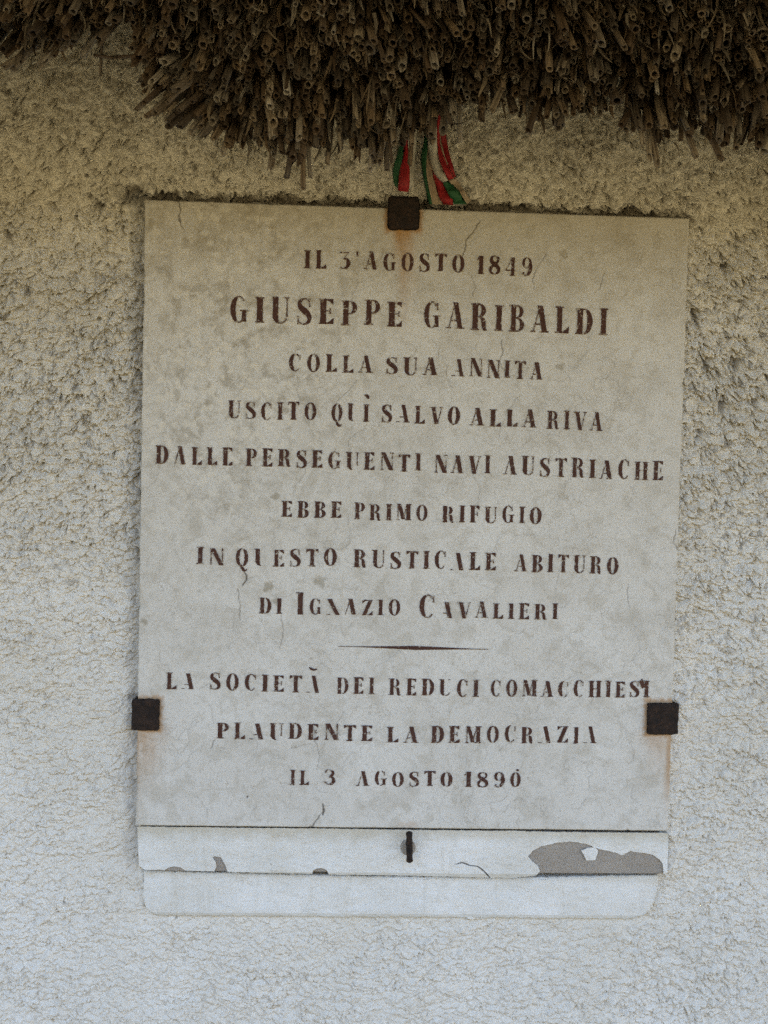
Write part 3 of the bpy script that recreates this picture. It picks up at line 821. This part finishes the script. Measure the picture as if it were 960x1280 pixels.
    if ch == '3': return 0.62, [path([(0.06, 0.80), (0.12, 0.96), (0.30, 0.985), (0.46, 0.86), (0.45, 0.66), (0.26, 0.54)], [0.10, 0.09, 0.05, 0.15, 0.18, 0.05]), path([(0.26, 0.54), (0.46, 0.46), (0.53, 0.26), (0.44, 0.07), (0.24, 0.015), (0.08, 0.08), (0.08, 0.20)], [0.05, 0.15, 0.21, 0.16, 0.05, 0.09, 0.12])]
    if ch == 'Ʒ': return 0.60, [hstroke(0.05, 0.52, 0.965, 0.07), diag(0.22, 0.58, 0.46, 0.95, 0.05), path([(0.20, 0.58), (0.42, 0.56), (0.50, 0.32), (0.42, 0.09), (0.22, 0.02), (0.08, 0.08)], [0.05, 0.14, 0.21, 0.16, 0.06, 0.10])]
    if ch == "'": return 0.16, [diag(0.06, 0.72, 0.03, 1.02, 0.08, 5)]
    return 0.3, []

def fit(word, x0, x1, gap=0.26):
    w = [glyph(c)[0] for c in word]
    tot = sum(w) + gap * (len(word) - 1) - 0.10
    return w, tot
YL = YF - 0.0012
def line_mesh(name, words, keep_hair, label):
    """words: (text, u0, v0, u1, v1, cap height in px[, big first letter height])"""
    V, F, MI = [], [], []
    for wd in words:
        text, wear, u0, v0, u1, v1, cap = wd[:7]
        big = wd[7] if len(wd) > 7 else None
        a = px(u0, v0, YL); b = px(u1, v1, YL)
        span = np.linalg.norm(b - a)
        ex = (b - a) / span
        ez = np.array([-ex[2] * 0.35, 0, 1.0])
        sc0 = cap / FPX * (YL - CAMPOS[1])
        gap = 0.26
        ws = [glyph(c)[0] * (big / cap * 0.95 if (big and i == 0) else 1) for i, c in enumerate(text)]
        tot = sum(ws) + gap * (len(text) - 1) - 0.04
        fx = span / tot
        if len(text) == 1: fx = min(fx, sc0 * 1.15)
        cur = 0.0
        for i, ch in enumerate(text):
            hz = sc0 * ((big / cap) if (big and i == 0) else 1) * rng.uniform(0.965, 1.03)
            gw = (big / cap * 0.95) if (big and i == 0) else 1
            dz = rng.normal(0, 0.0005)
            wthin = rng.uniform(0.88, 1.08)
            for si, st in enumerate(glyph(ch)[1]):
                lw = [math.hypot((L[0] - Rr[0]), (L[1] - Rr[1])) for L, Rr in st]
                cut = rng.uniform(0, 1)
                kp = rng.random() < (0.985 if wear[i] == '+' else (0.65 if max(lw) > 0.12 else 0.40))
                if text in ('1849', '1890', 'SUA', 'USCITO', 'RIVA'): kp = True
                if ch == 'A' and wear[i] == '-' and si in (0, 2): kp, cut = False, rng.uniform(0.3, 1.0)
                n0 = len(V)
                for L, Rr in st:
                    mx, my = (L[0] + Rr[0]) / 2, (L[1] + Rr[1]) / 2
                    for q in (L, Rr):
                        qx = mx + (q[0] - mx) * wthin; qy = q[1]
                        w_ = a + ex * ((cur + qx * gw - 0.02) * fx) + ez * (qy * hz + dz)
                        V.append(w_)
                for k in range(len(st) - 1):
                    wmin = (lw[k] + lw[k + 1]) / 2
                    hair = wmin < 0.095
                    if hair and not kp and (cut < 0.7 or (k / max(len(st) - 2, 1)) > cut):
                        continue
                    F.append((n0 + 2 * k, n0 + 2 * k + 1, n0 + 2 * k + 3, n0 + 2 * k + 2))
                    MI.append(1 if hair and rng.random() < 0.65 else 0)
            cur += ws[i] + gap
    V = np.array(V)
    j = 0.00042
    V[:, 0] += j * fbm(V[:, 0] / 0.0022, V[:, 2] / 0.0022, 111, 2)
    V[:, 2] += j * fbm(V[:, 0] / 0.0022, V[:, 2] / 0.0022, 115, 2)
    V[:, 1] = YL + 0.0004 * np.array([(hash((round(v[0] * 4000), round(v[2] * 4000))) % 97) / 97 for v in V])
    me = mesh_py(name, V, F)
    me.polygons.foreach_set("material_index", np.array(MI, np.int32))
    o = link(name, me, [M_INK, M_HAIR])
    keep(o, plaque)
    o["label"] = label
    return o
LINES = [
    ([("IL", "++", 380.5, 335.6, 407.5, 336, 22), ("Ʒ", "+", 424, 336.4, 441, 336.6, 20.5), ("'", "+", 445, 336, 450, 336, 22), ("AGOSTO", "-+++++", 456, 336.5, 580.6, 341, 22), ("1849", "++++", 595.6, 342.4, 665, 345.7, 23)], 0.55, None),
    ([("GIUSEPPE", "++++++++", 287, 402, 503, 408.5, 31.5), ("GARIBALDI", "+++++++++", 529, 409.5, 758.5, 419, 32.5)], 0.72, "word in the largest dark red capitals"),
    ([("COLLA", "+++++", 360.6, 464, 465.6, 466.5, 21.5), ("SUA", "+-+", 482.5, 467.6, 547, 469, 21.5), ("ANNITA", "-+++++", 565.6, 469.5, 678, 474.7, 22)], 0.50, None),
    ([("USCITO", "++-+++", 285, 522.5, 395.5, 525, 22), ("QUI", "+-+", 414, 526, 460.7, 526.8, 22), ("SALVO", "+-+++", 477, 527.4, 575, 531, 22), ("ALLA", "+--+", 588, 532, 670.6, 534.5, 22), ("RIVA", "++++", 684, 536, 753, 538, 23)], 0.48, None),
    ([("DALLE", "+----", 194.5, 579.5, 291, 581.7, 22), ("PERSEGUENTI", "++-+-++++++", 307, 582.5, 526, 589, 22), ("NAVI", "++++", 543, 590.7, 612.5, 593, 22.5), ("AUSTRIACHE", "-+++-+-+++", 630, 593.7, 829, 600.5, 24)], 0.42, None),
    ([("EBBE", "++++", 352, 646, 427, 648, 20.5), ("PRIMO", "+-+++", 443, 649, 534.5, 651, 20.5), ("RIFUGIO", "-++++++", 552.5, 652.6, 677, 655.3, 21)], 0.50, None),
    ([("IN", "+-", 246, 705.6, 279, 706.5, 21.5), ("QUESTO", "+---++", 294, 707.3, 421, 708.4, 21.5), ("RUSTICALE", "--+++--++", 442, 709.4, 620, 713.2, 22), ("ABITURO", "-++++-+", 644, 714, 773, 717.6, 22)], 0.30, None),
    ([("DI", "--", 324, 766.7, 352, 767.5, 19.5), ("IGNAZIO", "------+", 370, 768, 500.5, 769.5, 19.5, 29), ("CAVALIERI", "+-+++++++", 523, 772, 697, 774.2, 20, 30)], 0.38, None),
    ([("LA", "+-", 207.6, 861, 243, 862, 20.5), ("SOCIETA", "++++++-", 262, 862.4, 400, 866.5, 21), ("DEI", "-++", 420.6, 867, 467.5, 868, 21), ("REDUCI", "-+--++", 486, 868.7, 598, 871, 21.5), ("COMACCHIESI", "+++-+-+-+++", 613, 871, 811, 872, 21)], 0.36, None),
    ([("PLAUDENTE", "+--++--++", 271, 923, 465.6, 926.5, 20.5), ("LA", "+-", 483.6, 927.6, 523, 928, 20.5), ("DEMOCRAZIA", "+++----+--", 539, 928.7, 745.6, 929.2, 21)], 0.30, None),
    ([("IL", "++", 362.5, 981, 386, 981.3, 19), ("3", "+", 405.6, 981.3, 419, 981.5, 19.5), ("AGOSTO", "--+++-", 446, 982.4, 565.6, 983, 19), ("1890", "++++", 580, 983.7, 651, 984, 19.5)], 0.40, None),
]
for words, kh, lab in LINES:
    for w in words:
        o = line_mesh("lettering", [w], kh, lab or "worn")
        if lab is None:
            del o["label"]
def mark(name, strips, mat, lab=None):
    V, F = [], []
    for st in strips:
        n0 = len(V)
        for L, Rr in st:
            V += [px(*L, YL), px(*Rr, YL)]
        F += [(n0 + 2 * k, n0 + 2 * k + 1, n0 + 2 * k + 3, n0 + 2 * k + 2) for k in range(len(st) - 1)]
    V = np.array(V)
    V[:, 1] = YL - 0.0002
    o = link(name, mesh_py(name, V, F), mat)
    keep(o, plaque)
    if lab: o["label"] = lab
mark("accent", [[((455, 493.5), (459, 492.5)), ((457.5, 496), (461.5, 495)), ((460, 499), (462, 498))]], M_INK)
mark("accent", [[((386, 834.5), (387, 833.5)), ((388.5, 837.6), (390, 835.2)), ((392.5, 838.6), (393.2, 836.2)), ((396.5, 837), (396, 835.6))]], M_INK)
mark("accent", [[((645.5, 961.5), (648.5, 961.5)), ((645.5, 964), (648.5, 964))]], M_INK)
mark("accent", [[((799, 852), (803, 848)), ((801, 857), (805.5, 855)), ((802.5, 861), (807, 858))]], M_INK)
rule = []
for s in np.linspace(0, 1, 40):
    u = 423 + (610 - 423) * s
    v = 807.8 + 3.8 * s
    w = 0.35 + 2.3 * max(0, 1 - abs(s - 0.52) / 0.42) ** 1.2
    rule.append(((u, v - w * 0.9), (u, v + w)))
mark("dividing_rule", [rule], M_INK, "long tapering dash between the text blocks")

# ------------------------------------------------------------------ plaster sill under the plaque
sill = empty("plaster_sill", (0, -0.01, SILL_B), "white peeling two-step plaster sill under the stone plaque", "plaster sill")
Y1, Y2 = -0.0165, -0.0075
from mathutils.geometry import delaunay_2d_cdt
def extrude_outline(name, outlines, yf, yb, mat, bev=0.0, lump=0.0006, step=0.0035):
    """a plate with the given outlines; bev rounds the front edge"""
    bm = bmesh.new()
    for o_ in outlines:
        P = [Vector((float(w[0]), float(w[2]))) for w in o_]
        area = sum(P[i - 1].x * P[i].y - P[i].x * P[i - 1].y for i in range(len(P)))
        if area < 0: P.reverse()
        n = len(P)
        prof = [(0.0, yb)]
        if bev:
            prof += [(bev * (1 - math.cos(a)), yf + bev * (1 - math.sin(a))) for a in (0, 0.5, 1.0, 1.35, math.pi / 2)]
        else:
            prof += [(0.0, yf)]
        rings = []
        for ins, y in prof:
            ring = []
            for i in range(n):
                tg = (P[(i + 2) % n] - P[i - 2]).normalized() if bev else Vector((1, 0))
                q = P[i] + Vector((-tg.y, tg.x)) * ins if bev else P[i]
                ring.append(bm.verts.new((q.x, y, q.y)))
            rings.append(ring)
        for a, b in zip(rings[:-1], rings[1:]):
            for i in range(n):
                k = (i + 1) % n
                bm.faces.new((a[i], a[k], b[k], b[i]))
        last = rings[-1]
        pts = [Vector((v.co.x, v.co.z)) for v in last]
        xa, xb = min(q.x for q in pts), max(q.x for q in pts)
        za, zb = min(q.y for q in pts), max(q.y for q in pts)
        for gx_ in np.arange(xa + step / 2, xb, step):
            for gz_ in np.arange(za + step / 2, zb, step):
                pts.append(Vector((gx_ + random.uniform(-.3, .3) * step, gz_ + random.uniform(-.3, .3) * step)))
        vs, es, fs, ov, oe, of = delaunay_2d_cdt(pts, [(i, (i + 1) % n) for i in range(n)], [], 1, 1e-7)
        yy = prof[-1][1]
        lf = lambda x, z: yy + lump * (1.6 * float(perlin(x / 0.05, z / 0.02, 161)) + float(perlin(x / 0.014, z / 0.009, 162)) + 0.5 * float(perlin(x / 0.005, z / 0.005, 163)))
        used = set(k for f in fs for k in f)
        mp = {k: (last[ov[k][0]] if ov[k] and ov[k][0] < n else bm.verts.new((vs[k].x, lf(vs[k].x, vs[k].y), vs[k].y))) for k in used}
        for v in last: v.co.y = lf(v.co.x, v.co.z)
        for f in fs:
            try: bm.faces.new([mp[k] for k in f])
            except ValueError: pass
    bmesh.ops.recalc_face_normals(bm, faces=bm.faces[:])
    me = bpy.data.meshes.new(name)
    bm.to_mesh(me); bm.free()
    return link(name, me, mat, None, False)
def rough(pts, step=3.0, amp=0.6, seed=0):
    """a pixel polygon with ragged edges"""
    o = []
    P = pts + [pts[0]]
    for (a, b) in zip(P[:-1], P[1:]):
        n = max(1, int(math.hypot(b[0] - a[0], b[1] - a[1]) / step))
        for k in range(n):
            s = k / n
            u, v = a[0] + (b[0] - a[0]) * s, a[1] + (b[1] - a[1]) * s
            o.append((u + amp * float(perlin(u / 5, v / 5, seed)), v + amp * float(perlin(u / 5, v / 5, seed + 1))))
    return o
def rounded(pts, rads, n=6):
    o = []
    m = len(pts)
    for i in range(m):
        p0, p1, p2 = np.array(pts[i - 1], float), np.array(pts[i], float), np.array(pts[(i + 1) % m], float)
        r_ = rads[i]
        if r_ <= 0:
            o.append(tuple(p1)); continue
        d0 = (p0 - p1) / np.linalg.norm(p0 - p1); d2 = (p2 - p1) / np.linalg.norm(p2 - p1)
        a, b = p1 + d0 * r_, p1 + d2 * r_
        for s in np.linspace(0, 1, n):
            o.append(tuple((1 - s) ** 2 * a + 2 * s * (1 - s) * p1 + s * s * b))
    return o
# lower band, round ends
low_px = rough(rounded([(179, 1088.5), (300, 1091.6), (411, 1094.4), (520, 1096.2), (660, 1097.0), (824, 1094.2), (817, 1145.5), (178, 1145.5)], [0, 0, 0, 0, 0, 0, 34, 26]), 4, 1.3, 120)
low_px = [(u, v + 4.5 * (u - 176) / 650 * (v > 1100)) for u, v in low_px]
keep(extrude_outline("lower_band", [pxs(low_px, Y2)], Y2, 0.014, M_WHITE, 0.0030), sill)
# upper band: mortar body with a coat of limewash that has flaked off
body_px = rough(rounded([(173, 1036), (834, 1044), (832, 1093), (176, 1089)], [0, 0, 8, 12]), 5, 0.5, 124)
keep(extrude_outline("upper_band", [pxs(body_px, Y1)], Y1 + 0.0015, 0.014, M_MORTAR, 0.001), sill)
coat = [(172, 1032.8), (300, 1034.6), (400, 1035.4), (500, 1036.9), (600, 1038.0), (720, 1039.9), (835, 1040.9), (834, 1090), (829, 1092), (828.5, 1080), (824, 1074), (816, 1068.5), (806, 1066), (797, 1065), (788, 1063.6), (783, 1066), (777, 1068.5), (770, 1066), (763, 1064), (752, 1061.5), (742, 1059), (735, 1055), (726, 1053.5), (711, 1051.5), (693, 1053.5), (677, 1057.5), (666, 1063), (660, 1070), (666, 1077), (672, 1082), (675, 1089), (670, 1094), (640, 1097), (613, 1096.5), (605, 1087), (598, 1082), (588, 1080.5), (577, 1076.5), (572, 1078), (566, 1082), (576, 1078.3), (587, 1082.2), (597, 1083.6), (603, 1088), (611, 1096.5),
        (520, 1094.5), (411, 1092.8), (409, 1087), (402, 1084.5), (396, 1085), (391, 1088), (390, 1092), (340, 1091), (284, 1089.5), (283, 1084), (279, 1076), (276, 1070.5), (267, 1070), (266, 1072.5), (270, 1077), (271, 1083), (268, 1088.5), (232, 1087.5), (226, 1084), (218, 1082.2), (210, 1084.5), (205, 1087), (182, 1087), (174, 1082)]
island = [(726.6, 1063), (734, 1060), (744, 1058.6), (747.5, 1063.6), (744, 1075), (733, 1075.5)]
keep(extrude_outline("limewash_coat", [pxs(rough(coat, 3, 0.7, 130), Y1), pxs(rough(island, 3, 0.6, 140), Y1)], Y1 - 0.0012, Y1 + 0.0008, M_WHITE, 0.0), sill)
sill.children[-1]["label"] = "flaking white coat with a grey bare patch at its right"

# ------------------------------------------------------------------ iron clamps
def clamp(rect, shank, label):
    u0, v0, u1, v1 = rect
    a = px(u0, v1, YF - 0.004); b = px(u1, v0, YF - 0.004)
    e = empty("iron_clamp", ((a[0] + b[0]) / 2, YF, a[2]), label, "iron clamp", "rusty iron clamps holding the plaque")
    keep(bevel_box("plate", (a[0], YF - 0.0065, a[2]), (b[0], YF + 0.0005, b[2]), 0.0050 if label.startswith('square') else 0.0030, 3, M_IRON, None, 0.0011, 5), e)
    c0, c1 = shank(a, b)
    keep(bevel_box("shank", c0, c1, 0.001, 2, M_IRON, None, 0.0004, 2), e)
clamp((484, 246, 525, 287), lambda a, b: ((a[0] + 0.002, YF + 0.0007, PZ1 + 0.001), (b[0] - 0.002, 0.03, PZ1 + 0.006)), "square rusty iron clamp gripping the plaque's top edge below the ribbons")
clamp((164, 874, 199.5, 913), lambda a, b: ((a[0] + 0.0006, YF + 0.0007, a[2] + 0.002), (PX0 - 0.0016, 0.03, b[2] - 0.002)), "rusty iron clamp on the plaque's left edge beside the words La Società")
clamp((808.5, 879, 849, 918), lambda a, b: ((PX1 + 0.0016, YF + 0.0007, a[2] + 0.002), (max(b[0], PX1 + 0.006) , 0.03, b[2] - 0.002)), "rusty iron clamp on the plaque's right edge with an orange rust streak below")

# iron pin below the plaque
def tube(name, pts, r, mat, ns=10):
    V, F = [], []
    P = [np.array(q) for q in pts]
    for i, q in enumerate(P):
        tg = P[min(i + 1, len(P) - 1)] - P[max(i - 1, 0)]
        tg /= np.linalg.norm(tg)
        e1 = np.cross(tg, [1, 0.1, 0.05]); e1 /= np.linalg.norm(e1); e2 = np.cross(tg, e1)
        rr = r * (0.55 if i in (0, len(P) - 1) else 1) * (1 + 0.08 * math.sin(i * 2.3))
        for k in range(ns):
            a = 2 * math.pi * k / ns
            V.append(q + e1 * math.cos(a) * rr + e2 * math.sin(a) * rr)
    for i in range(len(P) - 1):
        for k in range(ns):
            F.append((i * ns + k, i * ns + (k + 1) % ns, (i + 1) * ns + (k + 1) % ns, (i + 1) * ns + k))
    F.append(tuple(range(ns))[::-1]); F.append(tuple(range((len(P) - 1) * ns, len(P) * ns)))
    return link(name, mesh_py(name, V, F), mat, None, True)
q0, q1 = px(511.5, 1039.5, -0.032), px(512, 1078, -0.032)
pin = empty("iron_pin", tuple(px(511, 1060, -0.02)), "thin rusty iron pin standing upright in the sill below the plaque", "iron pin")
keep(tube("pin_head", [q0 + (q1 - q0) * s for s in (0, 0.04, 0.2, 0.4, 0.6, 0.8, 0.96, 1)], 0.0042, M_IRON), pin)
c_ = px(511.5, 1059, -0.032)
keep(tube("pin_shank", [c_ + np.array([0, s, 0]) for s in (0.001, 0.004, 0.03, 0.05)], 0.0038, M_IRON), pin)
hole = [px(510 + 9.5 * math.cos(a), 1059 + 10.5 * math.sin(a), Y1 - 0.0016) for a in np.linspace(0, 2 * math.pi, 24, endpoint=False)]
bm = bmesh.new()
inner = [px(510 + 6 * math.cos(a), 1059 + 7 * math.sin(a), Y1 - 0.0045) for a in np.linspace(0, 2 * math.pi, 24, endpoint=False)]
vo_ = [bm.verts.new(v) for v in hole]; vi_ = [bm.verts.new(v) for v in inner]
vc_ = bm.verts.new(px(510, 1059, Y1 - 0.002))
for k in range(24):
    j = (k + 1) % 24
    bm.faces.new((vo_[k], vo_[j], vi_[j], vi_[k])); bm.faces.new((vi_[k], vi_[j], vc_))
me = bpy.data.meshes.new("mortar_collar"); bm.to_mesh(me); bm.free()
keep(link("mortar_collar", me, M_MORTAR, None, True), pin)

# ------------------------------------------------------------------ tricolour ribbons
def z3(pts):                                             # from a 6x enlargement that starts at 460, 130
    return [(460 + a / 6, 130 + b / 6) for a, b in pts]
def resample(pts, n):
    P = np.array(pts, float)
    s = np.concatenate([[0], np.cumsum(np.hypot(*np.diff(P, axis=0).T))]); s /= s[-1]
    tq = np.linspace(0, 1, n)
    return np.stack([np.interp(tq, s, P[:, 0]), np.interp(tq, s, P[:, 1])], 1)
def ribbon(label, strips):
    V, F, MI = [], [], []
    mats = [M_GREEN, M_PALE, M_RED, M_TAN]
    for (mi, L, Rr, y0, y1, fold) in strips:
        n, m = 14, 5
        A = resample(z3(L), n); B = resample(z3(Rr), n)
        n0 = len(V)
        for i in range(n):
            for k in range(m):
                s = k / (m - 1)
                u, v = A[i] * (1 - s) + B[i] * s
                u += 0.45 * float(perlin(i * 0.45, mi * 3 + s * 1.5, 190)); v += 0.5 * float(perlin(s * 4, mi * 5 + i * 0.2, 191))
                yy = y0 + (y1 - y0) * s + fold * math.sin(s * math.pi) + 0.0034 * math.sin(i * 0.7 + mi * 1.7) + 0.0012 * math.sin(i * 1.9 + mi)
                V.append(px(u, v, yy + 0.010))
        for i in range(n - 1):
            for k in range(m - 1):
                a = n0 + i * m + k
                F.append((a, a + 1, a + m + 1, a + m)); MI.append(mi)
    me = mesh_py("tricolour_ribbon", V, F)
    me.polygons.foreach_set("material_index", np.array(MI, np.int32))
    o = link("tricolour_ribbon", me, mats, None, True)
    md = o.modifiers.new("thick", 'SOLIDIFY'); md.thickness = 0.0004
    tag(o, label, "ribbon", "tricolour ribbons hanging from the thatch")
ribbon("narrow folded green, red and white ribbon hanging above the top clamp", [
    (0, [(285, 60), (250, 280), (215, 390), (185, 480), (190, 590), (205, 620)], [(290, 60), (268, 290), (262, 380), (245, 480), (232, 560), (222, 625)], -0.036, -0.044, -0.002),
    (2, [(290, 60), (268, 290), (262, 380), (245, 480), (232, 560), (224, 650)], [(318, 60), (298, 290), (306, 400), (312, 500), (311, 590), (302, 660)], -0.044, -0.047, -0.004),
    (1, [(318, 60), (298, 290), (306, 400), (312, 500), (311, 590), (306, 640)], [(375, 60), (362, 290), (354, 400), (346, 520), (340, 570), (334, 620)], -0.045, -0.036, 0.002)])
ribbon("ribbon with green left edge and soiled white stripe, lower end on the plaque top", [
    (0, [(440, 40), (425, 250), (395, 420), (412, 540), (440, 680), (456, 752)], [(470, 40), (450, 300), (440, 400), (437, 520), (455, 620), (482, 752)], -0.030, -0.036, -0.002),
    (3, [(470, 40), (450, 300), (440, 400), (437, 520), (455, 620), (482, 752)], [(490, 40), (466, 300), (472, 400), (490, 520), (505, 620), (552, 752)], -0.036, -0.030, 0.002),
    (2, [(484, 500), (496, 590), (520, 660), (560, 752)], [(498, 510), (560, 590), (634, 710), (636, 757)], -0.030, -0.036, -0.003)])
ribbon("wide ribbon with bright white and red stripes and a green tail crossing to the right", [
    (1, [(470, 60), (447, 300), (460, 400), (490, 515), (560, 590)], [(520, 60), (515, 290), (525, 400), (550, 480), (598, 572)], -0.040, -0.046, -0.003),
    (2, [(520, 60), (515, 290), (530, 400), (568, 500), (598, 572)], [(540, 60), (535, 290), (560, 370), (592, 450), (645, 556)], -0.046, -0.040, -0.004),
    (3, [(530, 60), (536, 280), (562, 380), (600, 475), (635, 540)], [(545, 60), (546, 280), (578, 400), (612, 480), (645, 545)], -0.037, -0.036, 0.0),
    (2, [(535, 60), (542, 280), (572, 400), (605, 480), (640, 548)], [(560, 60), (590, 280), (610, 380), (632, 450), (656, 545)], -0.034, -0.032, -0.002),
    (0, [(562, 592), (590, 650), (645, 752)], [(600, 574), (682, 650), (742, 752)], -0.041, -0.038, -0.003),
    (3, [(600, 574), (682, 650), (742, 752)], [(656, 553), (712, 632), (768, 725)], -0.038, -0.033, 0.001)])
